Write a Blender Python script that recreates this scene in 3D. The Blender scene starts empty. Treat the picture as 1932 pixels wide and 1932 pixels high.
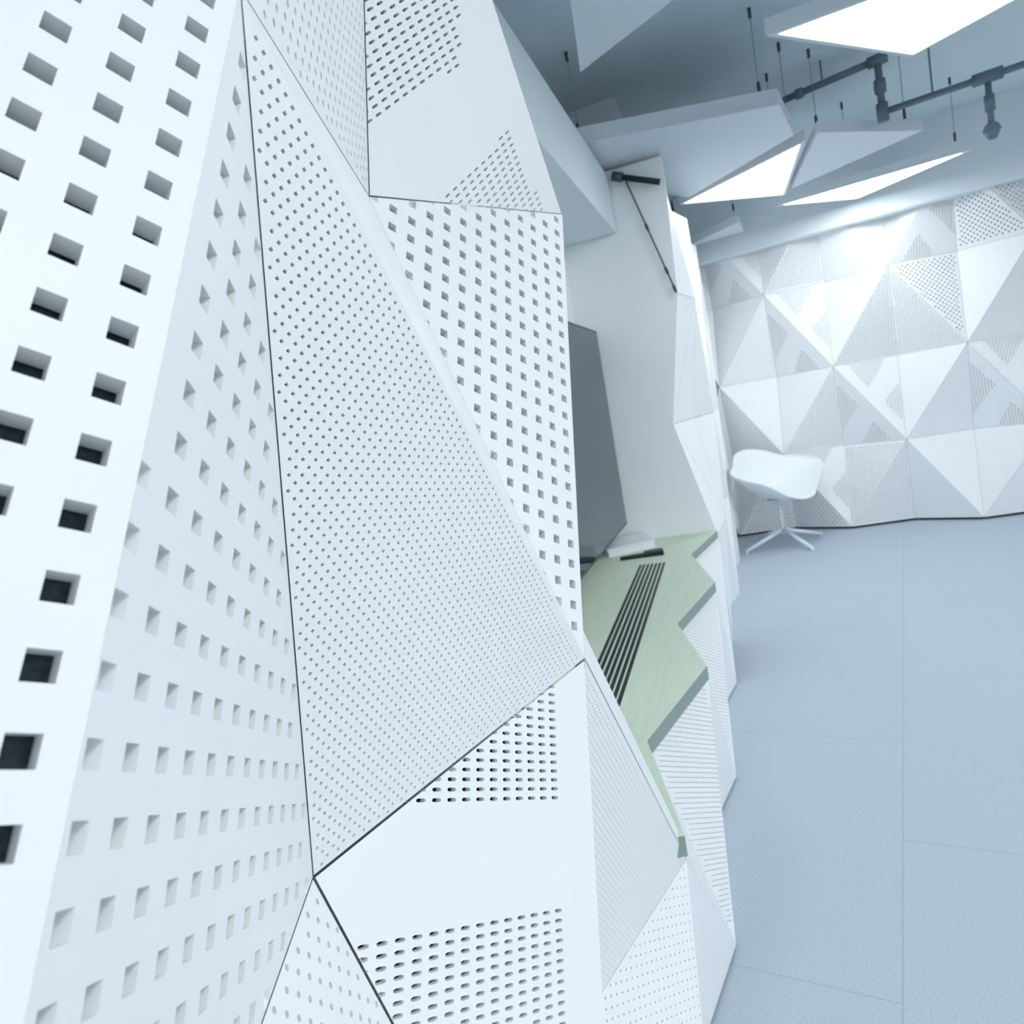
import bpy, math, random
from mathutils import Vector, Matrix

random.seed(4)
SC = bpy.context.scene
COL = SC.collection

# ------------------------------------------------------------------ camera
FPX = 1310.0
EYE = Vector((0, 0, 1.5))
# columns: image right, image down, view direction (world, Z up, Y = normal of the back wall)
RM = Matrix(((0.8584, -0.0909, -0.5049), (0.4820, -0.1944, 0.8544), (-0.1758, -0.9767, -0.1231)))
cam_d = bpy.data.cameras.new('camera')
cam = bpy.data.objects.new('camera', cam_d)
COL.objects.link(cam)
cx, cy, cz = (RM.col[0].normalized(), RM.col[1].normalized(), RM.col[2].normalized())
M4 = Matrix.Identity(4)
for r in range(3):
    M4[r][0], M4[r][1], M4[r][2], M4[r][3] = cx[r], -cy[r], -cz[r], EYE[r]
cam.matrix_world = M4
cam_d.sensor_width = 36.0
cam_d.lens = FPX / 1932.0 * 36.0
cam_d.clip_start = 0.02
cam_d.dof.use_dof = True
cam_d.dof.focus_distance = 0.62
cam_d.dof.aperture_fstop = 13.0
SC.camera = cam

# ------------------------------------------------------------------ world, exposure
w = bpy.data.worlds.new('daylight')
SC.world = w
w.use_nodes = True
# overcast sky, brighter towards the open window side (behind and right of the camera)
WORLD_LO, WORLD_HI = 0.22, 1.12
nt = w.node_tree
tc = nt.nodes.new('ShaderNodeTexCoord')
dp = nt.nodes.new('ShaderNodeVectorMath'); dp.operation = 'DOT_PRODUCT'
dp.inputs[1].default_value = Vector((0.92, -0.36, 0.12)).normalized()
mr = nt.nodes.new('ShaderNodeMapRange'); mr.interpolation_type = 'SMOOTHSTEP'
mr.inputs[1].default_value = -0.1; mr.inputs[2].default_value = 0.95
mr.inputs[3].default_value = WORLD_LO; mr.inputs[4].default_value = WORLD_HI
nt.links.new(tc.outputs['Generated'], dp.inputs[0])
nt.links.new(dp.outputs['Value'], mr.inputs[0])
nt.nodes['Background'].inputs[0].default_value = (0.92, 0.965, 1.0, 1)
# darker below the horizon (ground)
sp = nt.nodes.new('ShaderNodeSeparateXYZ'); nt.links.new(tc.outputs['Generated'], sp.inputs[0])
mg = nt.nodes.new('ShaderNodeMapRange')
mg.inputs[1].default_value = -0.10; mg.inputs[2].default_value = 0.02; mg.inputs[3].default_value = 0.22; mg.inputs[4].default_value = 1.0
nt.links.new(sp.outputs['Z'], mg.inputs[0])
mm = nt.nodes.new('ShaderNodeMath'); mm.operation = 'MULTIPLY'
nt.links.new(mr.outputs[0], mm.inputs[0]); nt.links.new(mg.outputs[0], mm.inputs[1])
nt.links.new(mm.outputs[0], nt.nodes['Background'].inputs[1])
SC.view_settings.view_transform = 'Standard'
SC.view_settings.look = 'None'
SC.view_settings.gamma = 1.0
SC.view_settings.use_curve_mapping = False
SC.view_settings.exposure = 0.47
LAMP = 8.6         # strength of the ceiling light diffusers
SC.cycles.max_bounces = 8
SC.cycles.diffuse_bounces = 5

# ------------------------------------------------------------------ helpers
def ray(px):
    return RM @ Vector(((px[0] - 966) / FPX, (px[1] - 966) / FPX, 1.0))
def at_z(px, z):
    v = ray(px)
    return EYE + v * ((z - 1.5) / v.z)
def at_y(px, y):
    v = ray(px)
    return EYE + v * (y / v.y)
def plane_of(a, b, c):
    n = (b - a).cross(c - a).normalized()
    return n, n.dot(a)
def at_plane(px, tri):
    n, d = plane_of(*tri)
    v = ray(px)
    return EYE + v * ((d - n.dot(EYE)) / n.dot(v))
def V(*a):
    return Vector(a)

def nodes_of(m):
    m.use_nodes = True
    nt = m.node_tree
    return nt, nt.nodes['Principled BSDF']
def mat(name, col, rough=0.5, spec=0.5, metal=0.0, noise=0.0, nscale=40.0, bump=0.0, bscale=200.0):
    m = bpy.data.materials.new(name)
    nt, b = nodes_of(m)
    b.inputs['Base Color'].default_value = (*col, 1)
    b.inputs['Roughness'].default_value = rough
    b.inputs['Specular IOR Level'].default_value = spec
    b.inputs['Metallic'].default_value = metal
    if noise or bump:
        tc = nt.nodes.new('ShaderNodeTexCoord')
    if noise:
        t = nt.nodes.new('ShaderNodeTexNoise')
        t.inputs['Scale'].default_value = nscale
        t.inputs['Detail'].default_value = 6
        nt.links.new(tc.outputs['Object'], t.inputs['Vector'])
        r = nt.nodes.new('ShaderNodeValToRGB')
        r.color_ramp.elements[0].position = 0.3
        r.color_ramp.elements[1].position = 0.7
        r.color_ramp.elements[0].color = (*[c * (1 - noise) for c in col], 1)
        r.color_ramp.elements[1].color = (*[min(1, c * (1 + noise)) for c in col], 1)
        nt.links.new(t.outputs['Fac'], r.inputs['Fac'])
        nt.links.new(r.outputs['Color'], b.inputs['Base Color'])
    if bump:
        t2 = nt.nodes.new('ShaderNodeTexNoise')
        t2.inputs['Scale'].default_value = bscale
        nt.links.new(tc.outputs['Object'], t2.inputs['Vector'])
        bp = nt.nodes.new('ShaderNodeBump')
        bp.inputs['Strength'].default_value = bump
        bp.inputs['Distance'].default_value = 0.002
        nt.links.new(t2.outputs['Fac'], bp.inputs['Height'])
        nt.links.new(bp.outputs['Normal'], b.inputs['Normal'])
    return m

WHITE = mat('white_paint', (0.845, 0.868, 0.882), 0.45, 0.35, noise=0.012, nscale=9)
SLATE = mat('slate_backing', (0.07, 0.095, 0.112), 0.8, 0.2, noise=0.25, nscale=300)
GREYB = mat('grey_backing', (0.25, 0.30, 0.33), 0.8, 0.2)
PLASTER = mat('pale_plaster', (0.74, 0.80, 0.835), 0.6, 0.3, noise=0.01, nscale=5)
NICHE = mat('lightened_niche_plaster', (0.88, 0.91, 0.93), 0.6, 0.3, noise=0.01, nscale=5)  # same plaster, lightened to make up for weak light in the niche
CEIL = mat('ceiling_paint', (0.65, 0.74, 0.775), 0.75, 0.2, noise=0.02, nscale=3)
BAFFLE = mat('baffle_felt', (0.70, 0.76, 0.80), 0.8, 0.2, bump=0.1)
PIPE = mat('grey_pipe', (0.14, 0.20, 0.24), 0.5, 0.4)
BLACK = mat('black_plastic', (0.008, 0.016, 0.020), 0.45, 0.4)
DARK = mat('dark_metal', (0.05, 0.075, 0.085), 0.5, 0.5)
STEEL = mat('steel_cable', (0.20, 0.27, 0.30), 0.5, 0.5)
SHELL = mat('white_shell_plastic', (0.80, 0.835, 0.855), 0.4, 0.4)
LEGM = mat('white_enamel', (0.72, 0.80, 0.86), 0.35, 0.5)
PAPER = mat('white_card', (0.80, 0.85, 0.89), 0.6, 0.3)
SCREEN = mat('screen_glass', (0.014, 0.034, 0.055), 0.06, 0.42)
BEZEL = mat('bezel', (0.02, 0.03, 0.035), 0.35, 0.5)

def wood_mat():
    m = bpy.data.materials.new('pale_ash_worktop')
    nt, b = nodes_of(m)
    tc = nt.nodes.new('ShaderNodeTexCoord')
    mp = nt.nodes.new('ShaderNodeMapping')
    mp.vector_type = 'TEXTURE'
    gp, gq = at_z((1231, 1063), .68), at_z((1148, 1285), .68)
    mp.inputs['Rotation'].default_value = (0, 0, math.atan2(gp.y - gq.y, gp.x - gq.x) - math.pi / 2)
    mp.inputs['Scale'].default_value = (1 / 16, 1 / 1.3, 1 / 8)
    t = nt.nodes.new('ShaderNodeTexNoise')
    t.inputs['Scale'].default_value = 3.2
    t.inputs['Detail'].default_value = 8
    t.inputs['Distortion'].default_value = 0.4
    r = nt.nodes.new('ShaderNodeValToRGB')
    r.color_ramp.elements[0].position = 0.35
    r.color_ramp.elements[1].position = 0.72
    r.color_ramp.elements[0].color = (0.57, 0.66, 0.525, 1)
    r.color_ramp.elements[1].color = (0.62, 0.71, 0.58, 1)
    nt.links.new(tc.outputs['Object'], mp.inputs['Vector'])
    nt.links.new(mp.outputs['Vector'], t.inputs['Vector'])
    nt.links.new(t.outputs['Fac'], r.inputs['Fac'])
    nt.links.new(r.outputs['Color'], b.inputs['Base Color'])
    b.inputs['Roughness'].default_value = 0.45
    b.inputs['Specular IOR Level'].default_value = 0.35
    return m
WOOD = wood_mat()

EDGE = mat('grey_green_edging', (0.27, 0.335, 0.315), 0.5, 0.3)

def floor_mat():
    m = bpy.data.materials.new('blue_grey_vinyl')
    nt, b = nodes_of(m)
    tc = nt.nodes.new('ShaderNodeTexCoord')
    n1 = nt.nodes.new('ShaderNodeTexNoise'); n1.inputs['Scale'].default_value = 160; n1.inputs['Detail'].default_value = 3
    n2 = nt.nodes.new('ShaderNodeTexNoise'); n2.inputs['Scale'].default_value = 1.2; n2.inputs['Detail'].default_value = 2
    r = nt.nodes.new('ShaderNodeValToRGB')
    r.color_ramp.elements[0].position = 0.36; r.color_ramp.elements[1].position = 0.66
    r.color_ramp.elements[0].color = (0.425, 0.495, 0.565, 1)
    r.color_ramp.elements[1].color = (0.505, 0.575, 0.645, 1)
    mx = nt.nodes.new('ShaderNodeMixRGB'); mx.blend_type = 'MULTIPLY'; mx.inputs[0].default_value = 0.25
    r2 = nt.nodes.new('ShaderNodeValToRGB')
    r2.color_ramp.elements[0].color = (0.86, 0.88, 0.93, 1); r2.color_ramp.elements[1].color = (1, 1, 1, 1)
    for o in (n1, n2):
        nt.links.new(tc.outputs['Object'], o.inputs['Vector'])
    nt.links.new(n1.outputs['Fac'], r.inputs['Fac'])
    nt.links.new(n2.outputs['Fac'], r2.inputs['Fac'])
    nt.links.new(r.outputs['Color'], mx.inputs[1]); nt.links.new(r2.outputs['Color'], mx.inputs[2])
    # large staggered sheets with fine joints
    mp = nt.nodes.new('ShaderNodeMapping')
    mp.inputs['Rotation'].default_value = (0, 0, math.radians(90))
    mp.inputs['Location'].default_value = FLOOR_SHIFT
    br = nt.nodes.new('ShaderNodeTexBrick')
    br.inputs['Color1'].default_value = (1, 1, 1, 1); br.inputs['Color2'].default_value = (1, 1, 1, 1)
    br.inputs['Mortar'].default_value = (0.80, 0.83, 0.87, 1)
    br.inputs['Scale'].default_value = 1.0
    br.inputs['Mortar Size'].default_value = 0.0022
    br.inputs['Brick Width'].default_value = 1.3
    br.inputs['Row Height'].default_value = 1.3
    br.offset = 0.5
    nt.links.new(tc.outputs['Object'], mp.inputs['Vector'])
    nt.links.new(mp.outputs['Vector'], br.inputs['Vector'])
    m2 = nt.nodes.new('ShaderNodeMixRGB'); m2.blend_type = 'MULTIPLY'; m2.inputs[0].default_value = 1.0
    nt.links.new(mx.outputs['Color'], m2.inputs[1]); nt.links.new(br.outputs['Color'], m2.inputs[2])
    nt.links.new(m2.outputs['Color'], b.inputs['Base Color'])
    b.inputs['Roughness'].default_value = 0.55
    b.inputs['Specular IOR Level'].default_value = 0.3
    return m
FLOOR_SHIFT = (0.0, 0.0, 0.0)

def emit_mat(name, col, s):
    m = bpy.data.materials.new(name)
    nt, b = nodes_of(m)
    b.inputs['Base Color'].default_value = (0.9, 0.9, 0.9, 1)
    b.inputs['Emission Color'].default_value = (*col, 1)
    b.inputs['Emission Strength'].default_value = s
    return m
GLOW = emit_mat('lit_diffuser', (0.93, 0.975, 1.0), LAMP)

class MB:
    def __init__(self):
        self.v = []; self.f = []
    def face(self, pts):
        k = len(self.v)
        self.v += [tuple(p) for p in pts]
        self.f.append(tuple(range(k, k + len(pts))))
    def prism(self, poly, d):
        """poly: list of points of one face; d: extrusion vector"""
        a = [Vector(p) for p in poly]; b = [p + d for p in a]
        n = Vector((0, 0, 0))
        for i in range(1, len(a) - 1):
            n += (a[i] - a[0]).cross(a[i + 1] - a[0])
        if n.dot(d) > 0:
            a = a[::-1]; b = b[::-1]
        self.face(a); self.face(b[::-1])
        for i in range(len(a)):
            j = (i + 1) % len(a)
            self.face((a[i], b[i], b[j], a[j]))
    def box(self, c, ax, ay, az):
        """centre and three half-axis vectors"""
        c = Vector(c)
        self.prism([c - ax - ay - az, c + ax - ay - az, c + ax + ay - az, c - ax + ay - az], az * 2)
    def tube(self, p, q, r, n=12, r2=None, caps=True):
        p = Vector(p); q = Vector(q); r2 = r if r2 is None else r2
        d = (q - p).normalized()
        u = d.orthogonal().normalized(); t = d.cross(u)
        A = [p + (u * math.cos(a) + t * math.sin(a)) * r for a in [2 * math.pi * k / n for k in range(n)]]
        B = [q + (u * math.cos(a) + t * math.sin(a)) * r2 for a in [2 * math.pi * k / n for k in range(n)]]
        for k in range(n):
            self.face((A[k], A[(k + 1) % n], B[(k + 1) % n], B[k]))
        if caps:
            self.face(A[::-1]); self.face(B)
    def ball(self, c, r, n=14):
        c = Vector(c)
        rows = [[c + Vector((math.sin(a) * math.cos(b), math.sin(a) * math.sin(b), math.cos(a))) * r
                 for b in [2 * math.pi * k / n for k in range(n)]] for a in [math.pi * i / 8 for i in range(9)]]
        for i in range(8):
            for k in range(n):
                self.face((rows[i][k], rows[i + 1][k], rows[i + 1][(k + 1) % n], rows[i][(k + 1) % n]))
    def build(self, name, m, parent=None, smooth=False, merge=False, origin=None):
        o = origin or Vector((0, 0, 0))
        me = bpy.data.meshes.new(name)
        me.from_pydata([tuple(Vector(p) - o) for p in self.v], [], self.f)
        me.update()
        if merge or smooth:
            import bmesh
            bm = bmesh.new(); bm.from_mesh(me)
            bmesh.ops.remove_doubles(bm, verts=bm.verts, dist=1e-5)
            bmesh.ops.recalc_face_normals(bm, faces=bm.faces)
            bm.to_mesh(me); bm.free()
        if smooth:
            me.polygons.foreach_set('use_smooth', [True] * len(me.polygons))
        me.materials.append(m)
        ob = bpy.data.objects.new(name, me)
        COL.objects.link(ob)
        if parent is not None:
            ob.parent = parent
            ob.location = o - parent.location
        else:
            ob.location = o
        return ob

def tag(o, label, cat, group=None):
    o['label'] = label; o['category'] = cat
    if group: o['group'] = group
    return o
def thing(name, label, cat, loc, group=None):
    o = bpy.data.objects.new(name, None)
    o.empty_display_size = 0.05
    COL.objects.link(o); o.location = loc
    return tag(o, label, cat, group)
def struct(name, mb, m, **k):
    o = mb.build(name, m, **k); o['kind'] = 'structure'
    return o

# ---- flat panels with real punched holes
def clip(poly, cl):
    """Sutherland-Hodgman, both 2D, cl convex CCW"""
    out = poly
    n = len(cl)
    for i in range(n):
        ax, ay = cl[i]; bx, by = cl[(i + 1) % n]
        ex, ey = bx - ax, by - ay
        inp = out; out = []
        if not inp: return out
        for k in range(len(inp)):
            p = inp[k]; q = inp[(k + 1) % len(inp)]
            dp = ex * (p[1] - ay) - ey * (p[0] - ax)
            dq = ex * (q[1] - ay) - ey * (q[0] - ax)
            if dp >= 0: out.append(p)
            if (dp >= 0) != (dq >= 0):
                t = dp / (dp - dq)
                out.append((p[0] + (q[0] - p[0]) * t, p[1] + (q[1] - p[1]) * t))
    return out
def clip_seg(p, q, cl):
    t0, t1 = 0.0, 1.0
    n = len(cl)
    for i in range(n):
        ax, ay = cl[i]; bx, by = cl[(i + 1) % n]
        ex, ey = bx - ax, by - ay
        dp = ex * (p[1] - ay) - ey * (p[0] - ax)
        dq = ex * (q[1] - ay) - ey * (q[0] - ax)
        if dp < 0 and dq < 0: return None
        if dp < 0: t0 = max(t0, dp / (dp - dq))
        elif dq < 0: t1 = min(t1, dp / (dp - dq))
    if t0 >= t1: return None
    f = lambda t: (p[0] + (q[0] - p[0]) * t, p[1] + (q[1] - p[1]) * t)
    return f(t0), f(t1)
def inside(p, cl, eps=0.0):
    for i in range(len(cl)):
        ax, ay = cl[i]; bx, by = cl[(i + 1) % len(cl)]
        if (bx - ax) * (p[1] - ay) - (by - ay) * (p[0] - ax) < eps: return False
    return True
def ccw(poly):
    a = sum(poly[i][0] * poly[(i + 1) % len(poly)][1] - poly[(i + 1) % len(poly)][0] * poly[i][1] for i in range(len(poly)))
    return poly if a > 0 else poly[::-1]
def inset(poly, gaps):
    n = len(poly); L = []
    for i in range(n):
        a = poly[i]; b = poly[(i + 1) % n]
        l = math.hypot(b[0] - a[0], b[1] - a[1]); nx, ny = -(b[1] - a[1]) / l, (b[0] - a[0]) / l
        L.append(((a[0] + nx * gaps[i], a[1] + ny * gaps[i]), ((b[0] - a[0]) / l, (b[1] - a[1]) / l)))
    out = []
    for i in range(n):
        (p, d), (q, e) = L[i - 1], L[i]
        cr = d[0] * e[1] - d[1] * e[0]
        t = ((q[0] - p[0]) * e[1] - (q[1] - p[1]) * e[0]) / cr
        out.append((p[0] + d[0] * t, p[1] + d[1] * t))
    return out

def panel(label, pts, face, perf=None, gap=0.0006, depth=0.012, m=None, group=None, back=True, name='acoustic_panel', cavity=0.004, bmat=None):
    """pts: 3D corners (convex, planar); face: a point on the room side."""
    m = m or WHITE
    pts = [Vector(p) for p in pts]
    n = (pts[1] - pts[0]).cross(pts[2] - pts[0]).normalized()
    if n.dot(Vector(face) - pts[0]) < 0:
        pts = pts[::-1]; n = -n
    org = pts[0]
    ex = (pts[1] - pts[0]).normalized(); ey = n.cross(ex)
    to2 = lambda P: ((P - org).dot(ex), (P - org).dot(ey))
    to3 = lambda p, h=0.0: org + ex * p[0] + ey * p[1] - n * h
    poly = ccw([to2(P) for P in pts])
    gaps = gap if isinstance(gap, (list, tuple)) else [gap] * len(poly)
    poly = inset(poly, gaps)
    mb = MB()
    if not perf:
        mb.face([to3(p) for p in poly])
    else:
        O = to2(perf['O']); du = perf['du']; dv = perf['dv']
        du = (du.dot(ex), du.dot(ey)); dv = (dv.dot(ex), dv.dot(ey))
        det = du[0] * dv[1] - du[1] * dv[0]
        hu, hv, ch = perf.get('hu', .2), perf.get('hv', .2), perf.get('ch', 0.0)
        regs = perf.get('regions')
        if regs is not None:
            regs = [ccw([to2(P) for P in r]) for r in regs]
        def lc(p):
            x, y = p[0] - O[0], p[1] - O[1]
            return (x * dv[1] - y * dv[0]) / det, (du[0] * y - du[1] * x) / det
        def pos(a, b):
            return (O[0] + du[0] * a + dv[0] * b, O[1] + du[1] * a + dv[1] * b)
        ls = [lc(p) for p in poly]
        i0, i1 = math.floor(min(l[0] for l in ls)), math.ceil(max(l[0] for l in ls))
        j0, j1 = math.floor(min(l[1] for l in ls)), math.ceil(max(l[1] for l in ls))
        flip = det < 0
        if ch:
            hole = [(-hu + ch * hu, -hv), (hu - ch * hu, -hv), (hu, -hv + ch * hv), (hu, hv - ch * hv), (hu - ch * hu, hv), (-hu + ch * hu, hv), (-hu, hv - ch * hv), (-hu, -hv + ch * hv)]
        else:
            hole = [(-hu, -hv), (hu, -hv), (hu, hv), (-hu, hv)]
        c5 = [(-.5, -.5), (.5, -.5), (.5, .5), (-.5, .5)]
        pieces = []
        if ch:
            for k in range(4):
                pieces.append([c5[k], c5[(k + 1) % 4], hole[2 * k + 1], hole[2 * k]])
                pieces.append([c5[(k + 1) % 4], hole[(2 * k + 2) % 8], hole[2 * k + 1]])
        else:
            for k in range(4):
                pieces.append([c5[k], c5[(k + 1) % 4], hole[(k + 1) % 4], hole[k]])
        marg = perf.get('margin', 0.0)
        polym = inset(poly, [marg] * len(poly)) if marg else poly
        for i in range(i0, i1 + 1):
            run = None
            for j in range(j0, j1 + 1):
                cell = [pos(i + a, j + b) for a, b in c5]
                if flip: cell = cell[::-1]
                ins = [inside(q, poly) for q in cell]
                full = all(ins)
                ctr = pos(i, j)
                if regs is None:
                    holed = True
                    if marg: holed = inside(ctr, polym)
                else:
                    holed = any(inside(ctr, r) for r in regs)
                    if holed and not full and perf.get('whole'): holed = False
                if not full:
                    c = clip(cell, poly)
                    if len(c) < 3: continue
                    if not holed:
                        mb.face([to3(p) for p in c]); continue
                elif not holed:
                    mb.face([to3(p) for p in cell]); continue
                for pc in pieces:
                    q = [pos(i + a, j + b) for a, b in pc]
                    if flip: q = q[::-1]
                    if not full:
                        q = clip(q, poly)
                        if len(q) < 3: continue
                    mb.face([to3(p) for p in q])
                H = [pos(i + a, j + b) for a, b in hole]
                if flip: H = H[::-1]
                for k in range(len(H)):
                    s = (H[k], H[(k + 1) % len(H)])
                    if not full:
                        s = clip_seg(s[0], s[1], poly)
                        if s is None: continue
                    mb.face((to3(s[0]), to3(s[1]), to3(s[1], depth), to3(s[0], depth)))
    mit = inset(poly, [depth * .6] * len(poly))
    for k in range(len(poly)):
        a, b = poly[k], poly[(k + 1) % len(poly)]
        a2, b2 = mit[k], mit[(k + 1) % len(poly)]
        mb.face((to3(b), to3(a), to3(a2, depth), to3(b2, depth)))
    cen = sum(pts, Vector((0, 0, 0))) / len(pts)
    ob = mb.build(name, m, origin=cen)
    tag(ob, label, 'wall panel', group)
    if back:
        bb = MB()
        ins2 = inset(poly, [(depth + cavity) * .62] * len(poly))
        bb.face([to3(p, depth + cavity) for p in ins2])
        bb.build('backing_board', bmat or SLATE, parent=ob, origin=cen)
    return ob

# ------------------------------------------------------------------ room shell
Zc = 3.30
WD = Vector((-0.190, 0.982, 0)).normalized()       # along the left wall, away from the camera
NI = Vector((-WD.y, WD.x, 0))                       # into the left wall
Q0 = Vector((-0.206, 0, 0))
def wl(s, t, z):
    return Q0 + WD * s + NI * t + Vector((0, 0, z))

# shift so that a long joint runs through (1705,1180)-(1703,1930) and a cross joint at (1825,1407)
pj = at_z((1704, 1600), 0); pk = at_z((1820, 1407), 0)
# brick texture after a 90 degree turn: u = -y + a, v = x + b
FLOOR_SHIFT = (pk.y % 1.3 , -pj.x, 0.0)
FLOOR = floor_mat()
mb = MB(); mb.face([(-3.2, -3, 0), (5.2, -3, 0), (5.2, 7.6, 0), (-3.2, 7.6, 0)])
struct('floor', mb, FLOOR)
mb = MB(); mb.face([(-3.2, 7.6, Zc), (5.2, 7.6, Zc), (5.2, -3, Zc), (-3.2, -3, Zc)])
struct('ceiling', mb, CEIL)
mb = MB(); mb.prism([(-3.2, 7.32, 0), (5.2, 7.32, 0), (5.2, 7.32, Zc), (-3.2, 7.32, Zc)], Vector((0, .2, 0)))
struct('wall_back', mb, SLATE)
# core of the faceted left wall: near pier, and low wall / far pier beyond the niche
mb = MB(); mb.prism([wl(-2.2, .20, 0), wl(1.07, .20, 0), wl(1.07, 1.0, 0), wl(-2.2, 1.0, 0)], Vector((0, 0, Zc)))
struct('wall_left', mb, PLASTER)
mb = MB(); mb.prism([wl(4.45, .30, 0), wl(7.3, .30, 0), wl(7.3, 1.2, 0), wl(4.45, 1.2, 0)], Vector((0, 0, Zc)))
struct('wall_left', mb, PLASTER)
# beam over the back wall
mb = MB()
zb, yb = 2.66, 6.9
prof = [(yb + .42, zb), (yb + .012, zb), (yb, zb + .012), (yb, Zc), (yb + .42, Zc)]
mb.prism([(-1.74, a, b) for a, b in prof], Vector((6.9, 0, 0)))
struct('trim_1', mb, PLASTER)
# dark-coloured strip drawn as the shadow line under the back wall
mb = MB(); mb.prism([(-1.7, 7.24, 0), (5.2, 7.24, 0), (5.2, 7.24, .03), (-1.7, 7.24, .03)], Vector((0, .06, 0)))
struct('shadow_strip_back', mb, SLATE)

# ------------------------------------------------------------------ near faceted wall
V0 = V(-.2195, -.0389, 1.1446); V1 = V(-.3116, .3273, 1.7751); V2 = V(-.4477, .3439, 1.1715)
V3 = V(-.3789, .7534, 1.1965); V4 = V(-.5212, .6862, 1.7903); V5 = V(-.4555, 1.0974, 1.8187)
V7 = V(-.3953, .6890, 2.3547); V8 = V(-.3119, .4318, .5393); VA = V(-.3773, -.0840, 1.7467)
ROOM = V(3, 1.5, 1.5)
NEAR = 'faceted panels of the near left wall'
panel('large-holed square-perforated white panel cut off by the left picture edge', [VA, V0, V1], ROOM,
      dict(O=V(-.2988, .1927, 1.6278), du=V(.00711, .02318, -.0121), dv=V(.0035, -.01413, -.02412), hu=.205, hv=.205), gap=.00005, depth=.0125, group=NEAR)
panel('shaded white panel with square holes, folded behind the large-holed panel on the left', [V1, V0, V2], ROOM,
      dict(O=V(-.3365, .2123, 1.3192), du=V(-.01517, .02023, -.01347), dv=V(.00277, -.01273, -.02397), hu=.2, hv=.2, margin=.0035), gap=.00005, depth=.0125, group=NEAR)
panel('tall central white triangle densely pierced with tiny square holes', [V1, V2, V3], ROOM,
      dict(O=V(-.3515, .3639, 1.5772), du=V(-.00073, .00470, -.00632), dv=V(-.00195, -.00603, -.00446), hu=.165, hv=.165, margin=.0035), gap=[.0012, .0012, .0001], depth=.003, group=NEAR)
panel('narrow smooth white sliver along the long right edge of the central triangle', [V1, V4, V3], ROOM, None, gap=.0001, back=False, group=NEAR)
panel('white panel with small narrow holes at the top, left of the slotted panel', [V1, V4, V7], ROOM,
      dict(O=V(-.3599, .4188, 1.802), du=V(-.0015, .0072, .0122), dv=V(-.0074, .0101, -.0067), hu=.19, hv=.19, ch=.6, margin=.006), gap=.0012, depth=.008, group=NEAR)
trE = (V4, V5, V7)
pE = lambda *l: [at_plane(q, trE) for q in l]
panel('white panel at the top with two fields of short slots', [V4, V5, V7], ROOM,
      dict(O=V(-.4715, .7877, 1.9478), du=V(.00437, .01462, .01018), dv=V(-.00083, .00526, -.00717), hu=.29, hv=.17, ch=.45, whole=False,
           regions=[pE((670, 252), (690, 247), (910, 91), (868, -20), (868, -420), (640, -420)), pE((965, 240), (830, 378), (960, 405), (1024, 400))]), gap=.0017, depth=.008, group=NEAR)
panel('bright white panel with widely spaced square holes below the slotted top panel', [V4, V3, V5], ROOM,
      dict(O=V(-.4686, .8487, 1.6803), du=V(.00693, .02392, -.01252), dv=V(.00291, -.01319, -.02372), hu=.2, hv=.2), gap=.0002, depth=.0125, group=NEAR)
trG = (V2, V8, V3)
pG = lambda *l: [at_plane(q, trG) for q in l]
panel('white panel under the central triangle with two fields of dark slots', [V2, V8, V3], ROOM,
      dict(O=V(-.4012, .5727, 1.1432), du=V(.00459, .01631, -.00875), dv=V(.00082, -.00420, -.00829), hu=.29, hv=.2, ch=.45,
           regions=[pG((700, 1516), (1060, 1515), (1046, 1215), (960, 1280)), pG((600, 1795), (1061, 1712), (1090, 2300), (900, 2600))]), gap=.0016, depth=.008, group=NEAR)
panel('white panel with small round holes at the bottom edge, left of the dark joint', [V2, V0, V8], ROOM,
      dict(O=V(-.4151, .3007, 1.1453), du=V(-.0017, .0090, -.01176), dv=V(-.00745, .0090, .0078), hu=.16, hv=.16, ch=.6, margin=.004), gap=.0012, depth=.008, group=NEAR)

# low wall in front of the counter
Zu = 0.635
T1 = at_z((1295, 1620), .60)
T = [None, T1, at_z((1336, 1279), Zu), at_z((1351, 1113), Zu), at_z((1356, 1012), Zu)]
Rr = [None, at_z((1222, 1404), Zu), at_z((1279, 1184), Zu), at_z((1305, 1053), Zu)]
O = [None] + [at_z(q, .009) for q in ((1389, 1783), (1389, 1466), (1390, 1289), (1395, 1174), (1396, 1079))]
O[0] = O[1] * 2 - O[2]
LOW = 'faceted panels of the low wall'
VN = V3 + (V2 - V1)                                  # inner node between V8 and T1
PI_ = panel('shaded finely perforated panel sloping down from the pier, beside the worktop', [V3, VN, T1], ROOM,
      dict(O=VN, du=V(-.00073, .00470, -.00632), dv=V(-.00195, -.00603, -.00446), hu=.165, hv=.165, margin=.004), gap=.0006, depth=.003, group=LOW)
def face_part(parent, name, tri):
    mb = MB(); n = plane_of(*tri)[0]
    if n.x < 0: n = -n
    t = [p - n * .0015 for p in tri]
    if plane_of(*t)[0].x < 0: t = t[::-1]
    mb.face(t)
    mb.build(name, WHITE, parent, origin=Vector(parent.location))
face_part(PI_, 'return_face', [V3, V8, VN])
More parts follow.
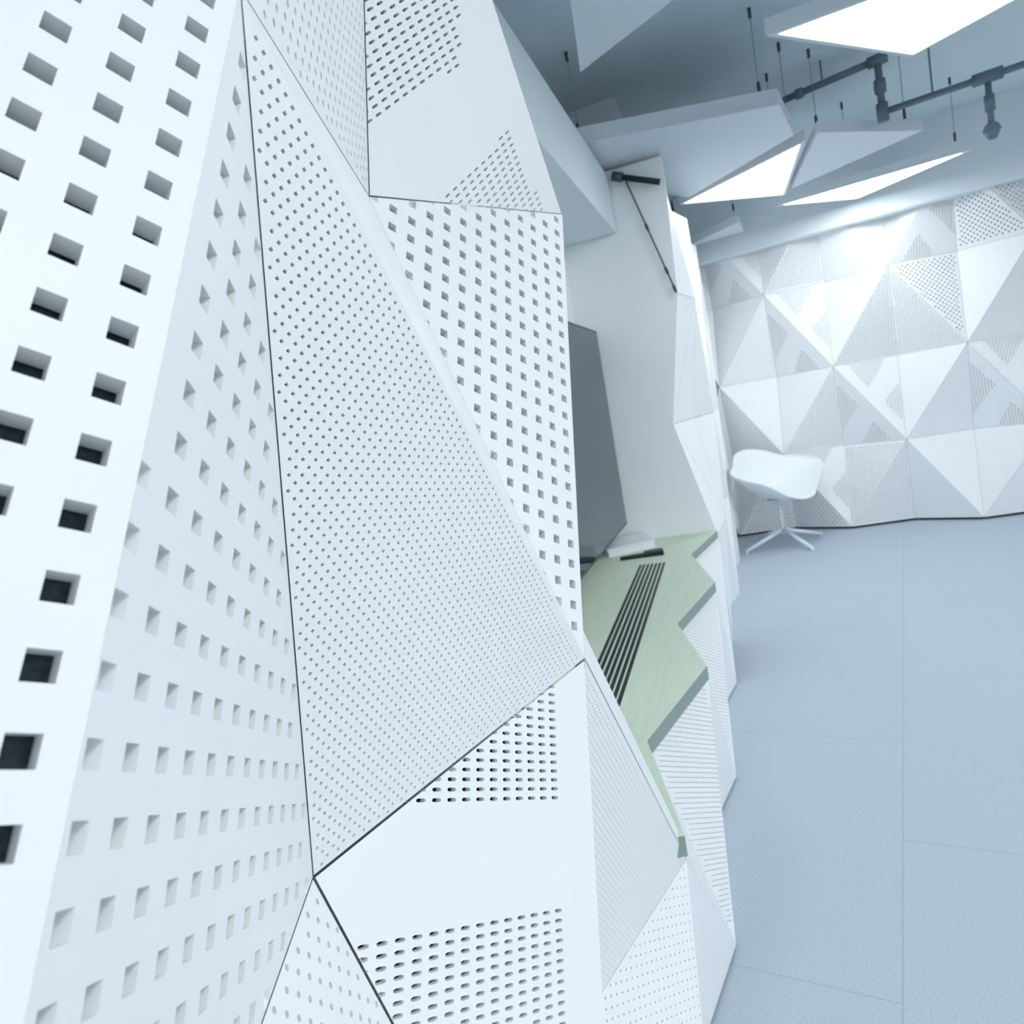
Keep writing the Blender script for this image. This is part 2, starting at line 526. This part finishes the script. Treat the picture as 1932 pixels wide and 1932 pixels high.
# white capping along the sloping top of that panel
mb = MB()
nI = plane_of(V3, VN, T1)[0]
if nI.x < 0: nI = -nI
u0 = V(0, .0012, .0009)
mb.prism([V3 + u0, T1 + u0, T1 + u0 + V(-.004, .012, .022), V3 + u0 + V(-.004, .016, .030)], -nI * .026)
tag(mb.build('capping_strip', WHITE, merge=True), 'white capping strip on the sloping edge between pier and worktop', 'trim')
B = [None] + [O[k] * .5 + O[k - 1] * .5 + NI * .10 for k in (1, 2, 3, 4, 5)]
PJ = panel('dotted white panel near the bottom, below the shaded finely perforated panel', [VN, O[0], T1], ROOM,
      dict(O=V(-.4683, 1.005, .5229), du=V(.2192, .8571, -.4663) * .0155, dv=V(-.1341, .4998, .8557) * -.0148, hu=.13, hv=.13, ch=.6, margin=.006), gap=.0004, depth=.006, group=LOW, bmat=GREYB)
face_part(PJ, 'return_face', [V8, O[0], VN])
which = ['', 'nearest', 'second', 'third', 'farthest']
for k in (1, 2, 3):
    a, r, b, o = T[k], Rr[k], T[k + 1], O[k]
    def ribs(tri, pitch=.013):
        nn = plane_of(*tri)[0]
        h = V(.2192, .8571, -.4663); h = (h - nn * h.dot(nn)).normalized(); vv = nn.cross(h)
        return dict(O=tri[0], du=h * .034, dv=vv * pitch, hu=.47, hv=.075, margin=.010)
    panel('%s white panel with fine horizontal lines facing away under the worktop notch' % which[k], [a, r, o], ROOM, ribs((a, r, o)), gap=.0004, depth=.002, group=LOW, cavity=.001, bmat=PLASTER)
    panel('%s white lined panel under the front edge of the zigzag worktop' % which[k], [r, b, o], ROOM, ribs((r, b, o)), gap=.0004, depth=.002, group=LOW, cavity=.001, bmat=PLASTER)
    kp = panel('%s shaded plain triangle of the low wall standing on the floor' % which[k], [a, o, B[k]], V(0, -3, .3), None, group=LOW)
    face_part(kp, 'return_face', [a, B[k], O[k - 1]])

# ------------------------------------------------------------------ niche: worktop, end wall, side wall
ZT = 0.68
front = [(1292, 1577), (1221, 1398), (1334, 1256), (1278, 1177), (1349, 1098), (1304, 1046), (1353, 1001)]
fp = [at_z(q, ZT) for q in front]
J0 = fp[-1]
ea, eb = at_z((1245, 1011.6), ZT), at_z((1344, 1000), ZT)
ED = (ea - eb); ED.z = 0; ED.normalize()           # along the end wall, away from the room
if ED.x > 0: ED = -ED
tvA = at_z((1182, 988), .80)
TV_T = (tvA - Q0).dot(NI)                            # depth of the screen plane inside the wall
TW = TV_T + .13                                      # niche side wall
def on_side(s, t, z): return wl(s, t, z)
# end wall line hits the side wall:
den = ED.dot(NI); tt = (TW - (J0 - Q0).dot(NI)) / den
EC = J0 + ED * tt; EC.z = 0
JB = Vector((J0.x, J0.y, 0))
back_dir = Vector((-ED.y, ED.x, 0))
if back_dir.y < 0: back_dir = -back_dir
tri_e = (JB, EC, JB + V(0, 0, 1))
cJ = [JB + V(0, 0, 0), Vector((J0.x, J0.y, ZT - .02)), at_plane((1270, 800), tri_e), at_plane((1278, 553), tri_e), at_plane((1257, 360), tri_e)]
cJ.append(Vector((cJ[-1].x, cJ[-1].y, 2.80)))
mb = MB(); mb.prism([p - back_dir * .0 for p in cJ] + [EC + V(0, 0, 2.80), EC], back_dir * .05)
struct('wall_end', mb, NICHE)
s1 = (EC - Q0).dot(WD)
mb = MB(); mb.prism([wl(.9, TW, 0), wl(s1 + .1, TW, 0), wl(s1 + .1, TW + .1, 0), wl(.9, TW + .1, 0)], Vector((0, 0, Zc)))
struct('wall_niche', mb, NICHE)

top = fp + [EC + V(0, 0, ZT), wl(1.08, TW, ZT), wl(1.08, .34, ZT)]
top[0] = fp[0]
worktop = thing('worktop', 'pale green-grey wood worktop with a zigzag front edge in the niche', 'counter', top[3])
mb = MB()
# non-convex outline: triangulate by hand as strips from the wall side
def poly_fill(mb, outl, z0, z1, eb):
    from mathutils.geometry import tessellate_polygon
    P = [Vector((p.x, p.y, 0)) for p in outl]
    for tri in tessellate_polygon([P]):
        a, b, c = [P[i] for i in tri]
        if (b - a).cross(c - a).z < 0: b, c = c, b
        mb.face((a + V(0, 0, z1), b + V(0, 0, z1), c + V(0, 0, z1)))
        mb.face((a + V(0, 0, z0), c + V(0, 0, z0), b + V(0, 0, z0)))
    for i in range(len(P)):
        a, b = P[i], P[(i + 1) % len(P)]
        eb.face((a + V(0, 0, z0), b + V(0, 0, z0), b + V(0, 0, z1), a + V(0, 0, z1)))
eb = MB()
poly_fill(mb, top, ZT - .042, ZT, eb)
eb.build('edge_band', EDGE, worktop, merge=True, origin=top[3].copy())
mb.build('board', WOOD, worktop, merge=True, origin=top[3].copy())
# seven inlaid black vent slots
far_px = [(1209, 1066), (1216, 1065), (1223.5, 1064.5), (1231, 1063.5), (1238.5, 1063), (1246, 1062), (1253.5, 1061)]
near_px = [(1131, 1247), (1136, 1259), (1142, 1272), (1147.5, 1285), (1154, 1298), (1161, 1311), (1168, 1325)]
for a, b in zip(far_px, near_px):
    p, q = at_z(a, ZT), at_z(b, ZT)
    q = p + (q - p) * 1.25
    d = (q - p).normalized(); s = Vector((-d.y, d.x, 0)) * .0062
    mb = MB(); mb.prism([p - s + V(0, 0, -.004), p + s + V(0, 0, -.004), q + s + V(0, 0, -.004), q - s + V(0, 0, -.004)], V(0, 0, .0046))
    mb.build('vent_slot', BLACK, worktop, origin=(p + q) / 2)

# wall screen
tr = thing('wall_screen', 'large dark glossy screen mounted on the niche wall above the worktop', 'television', tvA)
tvn = -NI
tri_tv = (wl(2, TV_T, 0), wl(3, TV_T, 0), wl(2, TV_T, 1))
c_br = at_plane((1183, 988), tri_tv); c_tr = at_plane((1125, 625), tri_tv)
hz0, hz1 = c_br.z, c_tr.z
sR = (c_br - Q0).dot(WD); sL = sR - (hz1 - hz0) * 1.72
mb = MB(); mb.prism([wl(sL, TV_T, hz0), wl(sR, TV_T, hz0), wl(sR, TV_T, hz1), wl(sL, TV_T, hz1)], NI * .05)
mb.build('housing', BEZEL, tr, origin=tvA)
mb = MB(); e = .014
P = [wl(sL + e, TV_T - .002, hz0 + e), wl(sR - e, TV_T - .002, hz0 + e), wl(sR - e, TV_T - .002, hz1 - e), wl(sL + e, TV_T - .002, hz1 - e)]
mb.face(P[::-1] if plane_of(*P[:3])[0].dot(tvn) < 0 else P)
mb.build('display', SCREEN, tr, origin=tvA)
mb = MB(); mb.prism([wl(sL + .5, TV_T + .05, hz0 + .3), wl(sR - .5, TV_T + .05, hz0 + .3), wl(sR - .5, TV_T + .05, hz1 - .3), wl(sL + .5, TV_T + .05, hz1 - .3)], NI * .08)
mb.build('wall_bracket', DARK, tr, origin=tvA)

# white card box and black handset on the worktop
a, b = at_z((1150, 1052), ZT), at_z((1236, 1032), ZT)
c = at_z((1243, 1012), ZT)
d1 = (b - a); d2 = (c - b); d2 = d2 - d1.normalized() * d2.dot(d1.normalized()) * .6
mb = MB(); mb.prism([a, b, b + d2, a + d2], V(0, 0, .040))
bx = thing('document_box', 'flat white box lying at the far end of the worktop under the screen', 'box', a)
mb.build('body', PAPER, bx, origin=a.copy())
mb = MB(); o1 = d1.normalized() * .006; o2 = d2.normalized() * .006
mb.prism([a - o1 - o2 + V(0, 0, .0403), b + o1 - o2 + V(0, 0, .0403), b + o1 + d2 + o2 + V(0, 0, .0403), a - o1 + d2 + o2 + V(0, 0, .0403)], V(0, 0, .006))
mb.build('lid', PAPER, bx, origin=a.copy())
a, b = at_z((1171, 1058), ZT), at_z((1253, 1047), ZT)
d = (b - a); s = Vector((-d.y, d.x, 0)).normalized()
hs = thing('handset', 'long black handset lying in front of the white box on the worktop', 'remote', a)
mb = MB()
mb.prism([a, b, b + s * .075, a + s * .03], V(0, 0, .016))
mb.build('body', BLACK, hs, origin=a.copy())
mb = MB(); mb.prism([a.lerp(b, .55) + s * .012 + V(0, 0, .0162), b + s * .012 - d * .02 + V(0, 0, .0162), b + s * .066 - d * .02 + V(0, 0, .0162), a.lerp(b, .55) + s * .042 + V(0, 0, .0162)], V(0, 0, .012))
mb.build('cradle', DARK, hs, origin=a.copy())

# header box over the niche and dark rail at the top of the end wall
hb = at_plane((1163, 440), (JB, EC, JB + V(0, 0, 1))) - back_dir * .012
ZS = hb.z
hs_, ht_ = (hb - Q0).dot(WD), (hb - Q0).dot(NI)
mb = MB(); mb.prism([wl(1.075, ht_, ZS), wl(hs_, ht_, ZS), wl(hs_, TW - .004, ZS), wl(1.075, TW - .004, ZS)], V(0, 0, 2.77 - ZS))
struct('trim_2', mb, PLASTER)
off = -back_dir * .02
ra, rb = at_plane((1157, 336), tri_e), at_plane((1246, 347), tri_e)
mb = MB(); mb.tube(ra + off * 2, rb + off * 2, .017, 10)
rl = thing('rail', 'short dark rail at the top of the niche end wall', 'rail', ra)
mb.build('tube', BLACK, rl, smooth=True, origin=ra.copy())
mb = MB(); mb.tube(ra + off * 2, ra + (rb - ra) * .22 + off * 2, .026, 10)
mb.build('end_cap', DARK, rl, smooth=True, origin=ra.copy())

ca, cb_ = at_plane((1182, 344), tri_e) + off, at_plane((1277, 553), tri_e) + off  # dark tube standing in for the shadow gap between wall panels
jnt = thing('shadow_joint', 'thin dark line of the shadow joint between panels, running down the end wall from the rail', 'cable', ca)
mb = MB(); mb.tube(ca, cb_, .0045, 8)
mb.build('joint_strip', DARK, jnt, origin=ca.copy())
for u in (.41, .80, .96):  # small knots along the joint line
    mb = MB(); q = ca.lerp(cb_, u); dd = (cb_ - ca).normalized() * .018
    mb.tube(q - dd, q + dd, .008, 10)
    mb.build('clip', DARK, jnt, smooth=True, origin=ca.copy())

# ------------------------------------------------------------------ far part of the left wall
FAR = 'faceted panels of the far left wall'
rows = [0.0, .66, 1.335, 2.07, 2.66, Zc]
cols = []
cols.append(cJ)
sJ = (J0 - Q0).dot(WD)
sE = 7.06
nc = 6
for i in range(1, nc + 1):
    s = sJ + (sE - sJ) * i / nc
    cc = []
    for j, z in enumerate(rows):
        outn = (i + j) % 2 == 0
        cc.append(wl(s, ((.01 if outn else .12) if i < nc else .055), z))
    cols.append(cc)
rown = ['bottom row', 'second row', 'third row', 'fourth row', 'top row']
coln = ['beside the niche', 'second column past niche', 'third column past niche', 'fourth column past niche', 'fifth column past niche', 'in the back corner']
for i in range(nc):
    for j in range(4):
        a, b, c, d = cols[i][j], cols[i + 1][j], cols[i + 1][j + 1], cols[i][j + 1]
        if (i + j) % 2 == 0: tris = [(a, b, c, 'lower'), (a, c, d, 'upper')]
        else: tris = [(a, b, d, 'lower'), (b, c, d, 'upper')]
        for (p, q, r, nm) in tris:
            panel('%s white triangle of far left wall, %s, %s' % (nm, rown[j], coln[i]), [p, q, r], ROOM, None, gap=.001, group=FAR, back=False)

# ------------------------------------------------------------------ back wall relief
BACK = 'triangular relief panels of the back wall'
zr = [0.022, .765, 1.50, 2.26, 3.0]
def bn(i, j):
    odd = (i + j) % 2 != 0
    return Vector((-.555 + .508 * (i - 1) if i > -2 else -1.79, 6.985 if odd else 7.165, zr[j]))
PLAIN, DOT, FINE, PATCH = 0, 1, 2, 3
# (column, row): (kind of the triangle above/right side of the diagonal, kind below)
kinds = {(-1, 0): (DOT, DOT), (0, 0): (PATCH, DOT), (1, 0): (FINE, FINE), (2, 0): (PLAIN, PLAIN), (3, 0): (PLAIN, PLAIN),
         (-1, 1): (PLAIN, PLAIN), (0, 1): (PLAIN, FINE), (1, 1): (PATCH, PATCH), (2, 1): (PLAIN, PLAIN), (3, 1): (PATCH, PATCH),
         (-1, 2): (PLAIN, PLAIN), (0, 2): (PATCH, PATCH), (1, 2): (PLAIN, FINE), (2, 2): (DOT, FINE), (3, 2): (PLAIN, PLAIN),
         (-1, 3): (PATCH, PATCH), (0, 3): (FINE, FINE), (1, 3): (PLAIN, PLAIN), (2, 3): (PATCH, PATCH), (3, 3): (DOT, DOT)}
kname = {PLAIN: 'plain', DOT: 'dotted', FINE: 'finely perforated', PATCH: 'partly slotted'}
rname = ['bottom row', 'second row', 'third row', 'top row']
cname = {-2: 'narrow strip in the left corner', -1: 'at the left corner', 0: 'second from the left', 1: 'third from the left', 2: 'fourth from the left', 3: 'fifth from the left', 4: 'sixth from the left', 5: 'seventh from the left', 6: 'eighth from the left', 7: 'ninth from the left', 8: 'tenth from the left'}
FACEB = V(0, 0, 1.5)
for j in range(4):
    for i in range(-2, 7):
        a, b, c, d = bn(i, j), bn(i + 1, j), bn(i + 1, j + 1), bn(i, j + 1)
        if (i + j) % 2 != 0: tris = [(a, c, d, 'upper'), (a, b, c, 'lower')]
        else: tris = [(b, c, d, 'upper'), (a, b, d, 'lower')]
        ks = kinds.get((i, j), ((PLAIN, PLAIN), (PLAIN, FINE), (PATCH, PATCH))[(i * 2 + j) % 3])
        for (p, q, r, nm), kd in zip(tris, ks):
            n = plane_of(p, q, r)[0]
            h = Vector((0, 0, 1)).cross(n).normalized(); vv = n.cross(h)
            cen = (p + q + r) / 3
            pf = None
            if kd == DOT:
                pf = dict(O=cen, du=(h + vv) * .5 * .042, dv=(vv - h) * .5 * .042, hu=.19, hv=.19, margin=.022)
            elif kd == FINE:
                pf = dict(O=cen, du=h * .022, dv=vv * .022, hu=.175, hv=.175, margin=.012)
            elif kd == PATCH:
                # two slotted fields either side of a smooth band that runs along the diagonal
                dg = [x for x in (p, q, r) if x in ((a, c) if (i + j) % 2 != 0 else (b, d))]
                far = [x for x in (p, q, r) if x not in dg][0]
                e0, e1 = dg
                mid = e0.lerp(e1, .5)
                R1 = [e0.lerp(far, .20), e0.lerp(far, .70), e0.lerp(far, .46).lerp(mid, .55)]
                R2 = [far.lerp(e1, .18), far.lerp(e1, .80), far.lerp(e1, .46).lerp(mid, .66)]
                pf = dict(O=cen, du=h * .022, dv=vv * .012, hu=.30, hv=.17, regions=[R1, R2])
            lab = '%s %s triangle of the back wall, %s, %s' % (kname[kd], nm, rname[j], cname[i])
            panel(lab, [p, q, r], FACEB, pf, gap=.0007, depth=.012 if i > -2 else .003, group=BACK, back=kd != PLAIN)

# ------------------------------------------------------------------ shell chair
def shell_chair():
    base = Vector((-1.08, 6.50, 0))
    o = thing('shell_armchair', 'white plastic shell armchair on a four-star base by the back wall', 'chair', base)
    fwd = Vector((.82, -.57, 0)).normalized(); side = Vector((-fwd.y, fwd.x, 0))
    nA, nT = 96, 26
    def lerp_tab(tab, a):
        # Catmull-Rom, mirrored at both ends
        P = [(-tab[1][0], tab[1][1])] + tab + [(360 - tab[-2][0], tab[-2][1])]
        for k in range(1, len(P) - 2):
            (x0, y0), (x1, y1), (x2, y2), (x3, y3) = P[k - 1], P[k], P[k + 1], P[k + 2]
            if x1 <= a <= x2:
                u = (a - x1) / (x2 - x1); d = x2 - x1
                m1 = (y2 - y0) / (x2 - x0) * d; m2 = (y3 - y1) / (x3 - x1) * d
                return (2 * u**3 - 3 * u**2 + 1) * y1 + (u**3 - 2 * u**2 + u) * m1 + (3 * u**2 - 2 * u**3) * y2 + (u**3 - u**2) * m2
        return tab[-1][1]
    RT = [(0, .31), (45, .305), (90, .285), (135, .295), (180, .31)]
    HT = [(0, .02), (32, .05), (64, .19), (95, .285), (125, .335), (152, .41), (180, .44)]
    z0 = .445
    rows_ = []
    for it in range(nT + 1):
        t = it / nT
        row = []
        for ia in range(nA):
            a = 360 * ia / nA
            aa = a if a <= 180 else 360 - a
            R_, H_ = lerp_tab(RT, aa), lerp_tab(HT, aa)
            rr = R_ * (1 - (1 - t) ** 1.55) * (.93 + .07 * t)
            back_lean = .06 * max(0, math.cos(math.radians(180 - aa))) * t ** 3
            arm_flare = .20 * math.exp(-((aa - 86) / 30) ** 2) * max(0, (t - .55) / .45) ** 1.8
            zz = H_ * t ** 3.0 - .015 * math.sin(math.pi * min(1, t * 1.1)) * math.exp(-(aa / 55) ** 4)
            zz -= .03 * max(0, (t - .8) / .2) ** 2 * math.exp(-(aa / 30) ** 2)
            k = rr + arm_flare + back_lean
            P = base + fwd * (k * math.cos(math.radians(a)) + .01) + side * (k * math.sin(math.radians(a)) * 1.02) + Vector((0, 0, z0 + zz))
            row.append(P)
        rows_.append(row)
    mb = MB()
    for it in range(nT):
        for ia in range(nA):
            ib = (ia + 1) % nA
            if it == 0: mb.face((rows_[0][0], rows_[1][ia], rows_[1][ib]))
            else: mb.face((rows_[it][ia], rows_[it + 1][ia], rows_[it + 1][ib], rows_[it][ib]))
    sh = mb.build('seat_shell', SHELL, o, smooth=True, origin=base.copy())
    md = sh.modifiers.new('thick', 'SOLIDIFY'); md.thickness = .011; md.offset = -1
    mb = MB(); mb.tube(base + V(0, 0, .14), base + V(0, 0, .40), .017, 16)
    mb.build('stem', LEGM, o, smooth=True, origin=base.copy())
    mb = MB(); mb.tube(base + V(0, 0, .395), base + V(0, 0, .43), .05, 20, .10)
    mb.build('seat_mount', LEGM, o, smooth=True, origin=base.copy())
    mb = MB(); mb.tube(base + V(0, 0, .11), base + V(0, 0, .165), .028, 16, .021)
    mb.build('hub', LEGM, o, smooth=True, origin=base.copy())
    ang = math.radians(-137)
    for k in range(4):
        a = ang + k * math.pi / 2
        d = Vector((math.cos(a), math.sin(a), 0))
        tip = base + d * .385 + V(0, 0, .026)
        mb = MB(); mb.tube(base + d * .012 + V(0, 0, .145), tip, .021, 12, .015)
        lg = mb.build('leg', LEGM, o, smooth=True, origin=base.copy())
        mb = MB(); mb.tube(tip + V(0, 0, .004), Vector((tip.x, tip.y, 0.0)), .013, 12, .014)
        g = mb.build('foot_glide', LEGM, None, smooth=True, origin=Vector((tip.x, tip.y, 0)))
        g.parent = lg; g.location = Vector((tip.x, tip.y, 0)) - base
shell_chair()

# ------------------------------------------------------------------ hung ceiling panels and lights
def hang(root, pts, ztop):
    for p in pts:
        g = MB(); g.tube((p.x, p.y, ztop), (p.x, p.y, Zc), .0022, 6, caps=False)
        cb = g.build('cable', STEEL, root, origin=Vector((p.x, p.y, ztop)))
        for (z0_, z1_) in ((ztop, ztop + .055), (Zc - .045, Zc)):
            g = MB(); g.tube((p.x, p.y, z0_), (p.x, p.y, z1_), .0085, 10)
            q = g.build('cable_grip', DARK, None, smooth=True, origin=Vector((p.x, p.y, z0_)))
            q.parent = cb; q.location = V(0, 0, z0_ - ztop)
def slab(name, label, cat, poly, th, lit, cables, group=None, border=.022):
    z = poly[0].z
    cen = sum(poly, Vector((0, 0, 0))) / len(poly)
    root = thing(name, label, cat, cen, group)
    p2 = ccw([(p.x, p.y) for p in poly])
    mb = MB()
    if lit:
        inn = inset(p2, [border] * len(p2))
        for k in range(len(p2)):
            a, b = p2[k], p2[(k + 1) % len(p2)]; c, d = inn[(k + 1) % len(p2)], inn[k]
            mb.prism([(*a, z), (*b, z), (*c, z), (*d, z)], V(0, 0, th))
        mb.prism([(*p, z + th - .012) for p in inn], V(0, 0, .012))
        mb.build('frame', BAFFLE, root, origin=cen.copy())
        mb = MB(); mb.prism([(*p, z + .001) for p in inset(inn, [.001] * len(inn))], V(0, 0, .012))
        mb.build('diffuser', GLOW, root, origin=cen.copy())
    else:
        mb.prism([(*p, z) for p in p2], V(0, 0, th))
        mb.build('board', BAFFLE, root, origin=cen.copy())
    hang(root, cables, z + th)
    return root
ZL, TH = 2.82, .062
zt = ZL + TH
def grow(px3, z, d):
    p = ccw([(q.x, q.y) for q in [at_z(m, z) for m in px3]])
    return [Vector((*q, z)) for q in inset(p, [-d] * len(p))]
def cab(*px): return [at_z(q, zt) for q in px]
L1 = grow([(1482, 62), (1725, 99), (2443, -293)], ZL, .035)
slab('panel_light', 'large lit triangular light panel cut by the top picture edge', 'ceiling light', L1, TH, True, [at_z((2000, 20), zt), at_z((1640, 30), zt)], 'triangular light panels')
L2 = grow([(1297, 382), (1474, 366), (1504, 277)], ZL, .035)
slab('panel_light', 'lit triangular light panel nearest the niche, left of the slim one', 'ceiling light', L2, TH, True, cab((1367, 320), (1462, 275), (1486, 230)), 'triangular light panels')
L3 = grow([(1485, 385), (1618, 373), (1806, 292)], ZL, .035)
slab('panel_light', 'slim lit triangular light panel closest to the back wall beam', 'ceiling light', L3, TH, True, cab((1802, 266), (1600, 310)), 'triangular light panels')
def P_(*px): return [at_z(q, ZL) for q in px]
HP = 'unlit hung ceiling panels'
slab('ceiling_panel', 'unlit grey triangular panel at the top pointing down beside the pier', 'ceiling panel', P_((1095, 136), (1272, -2), (1460, -150), (1040, -260)), TH, False, [at_z((1150, -60), zt)], HP)
slab('ceiling_panel', 'wide unlit grey panel hung by two long cables left of the pipe', 'ceiling panel', P_((1090, 272), (1470, 197), (1498, 255), (1300, 372), (1165, 352)), .078, False, [at_z((1092, 254), ZL + .078), at_z((1433, 177), ZL + .078)], HP)
slab('ceiling_panel', 'unlit grey triangular panel between the two small lit panels', 'ceiling panel', P_((1543, 250), (1742, 246), (1494, 356)), TH, False, cab((1541, 237), (1707, 224)), HP)
slab('ceiling_panel', 'narrow unlit panel behind the small lit panel, over the far left wall', 'ceiling panel', P_((1404, 436), (1283, 471), (1393, 419)), TH, False, cab((1384, 398)), HP)
nl = [Vector(wl(a, b, ZS - .034)) for a, b in ((1.45, ht_ + .06), (2.55, ht_ + .05), (1.75, ht_ + .36))]  # added lamp, unseen behind the pier, brightens end wall and worktop
slab('panel_light', 'unseen added triangular light under the niche soffit, behind the pier', 'ceiling light', nl, .033, True, [])
# unseen light panels added outside the frame to light the near wall
for (x, y, a) in ((1.25, .25, .55), (3.4, 1.4, .9), (3.3, 4.2, 2.0)):
    tri_ = [Vector((x + .82 * math.cos(a + k * 2.094), y + .82 * math.sin(a + k * 2.094), ZL)) for k in range(3)]
    slab('panel_light', 'added lit triangular light panel over the unseen part of the room', 'ceiling light', tri_, TH, True, [Vector((x, y, zt))], 'added triangular light panels out of frame')

# ------------------------------------------------------------------ pipes
def pipes():
    zA = 3.17
    a0, a1 = at_z((1474, 191), zA), at_z((1655, 113), zA)
    r = .020
    root = thing('sprinkler_pipe', 'dark grey sprinkler pipework under the ceiling, stepping down past the lights', 'pipe', a1)
    mb = MB(); mb.tube(a0, a1, r); mb.build('pipe_run', PIPE, root, smooth=True, origin=a1.copy())
    # drop
    v = ray((1663, 213)); k = math.hypot(a1.x, a1.y) / math.hypot(v.x, v.y); zB = 1.5 + v.z * k
    a2 = Vector((a1.x, a1.y, zB))
    mb = MB(); mb.tube(a1, a2, r); mb.build('pipe_drop', PIPE, root, smooth=True, origin=a1.copy())
    b1 = at_z((1932, 121), zB); b1 = a2 + (b1 - a2) * 1.5
    mb = MB(); mb.tube(a2, b1, r * .9); mb.build('pipe_run', PIPE, root, smooth=True, origin=a1.copy())
    def fit(p, d, L=.05, rr=.032):
        d = Vector(d).normalized()
        mb = MB(); mb.tube(p - d * L, p + d * L, rr); mb.ball(p, rr * 1.05)
        mb.build('fitting', PIPE, root, smooth=True, origin=a1.copy())
    fit(a1, a1 - a0); fit(a2, (0, 0, 1)); fit(a1.lerp(a2, .5), (0, 0, 1), .035)
    fit(a0.lerp(a1, .2), a1 - a0, .02, .030)
    j = at_z((1862, 148), zB); u = (j - a2).dot((b1 - a2).normalized()); j = a2 + (b1 - a2).normalized() * u
    fit(j, b1 - a2, .07, .032)
    v = ray((1852, 250)); k = math.hypot(j.x, j.y) / math.hypot(v.x, v.y); zD = 1.5 + v.z * k
    e = Vector((j.x, j.y, zD))
    mb = MB(); mb.tube(j, e, r * .8); mb.tube(j.lerp(e, .35), j.lerp(e, .65), r * 1.25)
    mb.build('pipe_drop', PIPE, root, smooth=True, origin=a1.copy())
    mb = MB(); mb.ball(e, .04); mb.tube(e, e - V(0, 0, .05), .045, 16, .02)
    mb.build('sprinkler_head', PIPE, root, smooth=True, origin=a1.copy())
    # hangers up to the slab
    for p in (a0.lerp(a1, .45), a2.lerp(b1, .25)):
        mb = MB(); mb.tube(p, Vector((p.x, p.y, Zc)), .005, 8)
        mb.build('hanger_rod', PIPE, root, smooth=True, origin=a1.copy())
pipes()
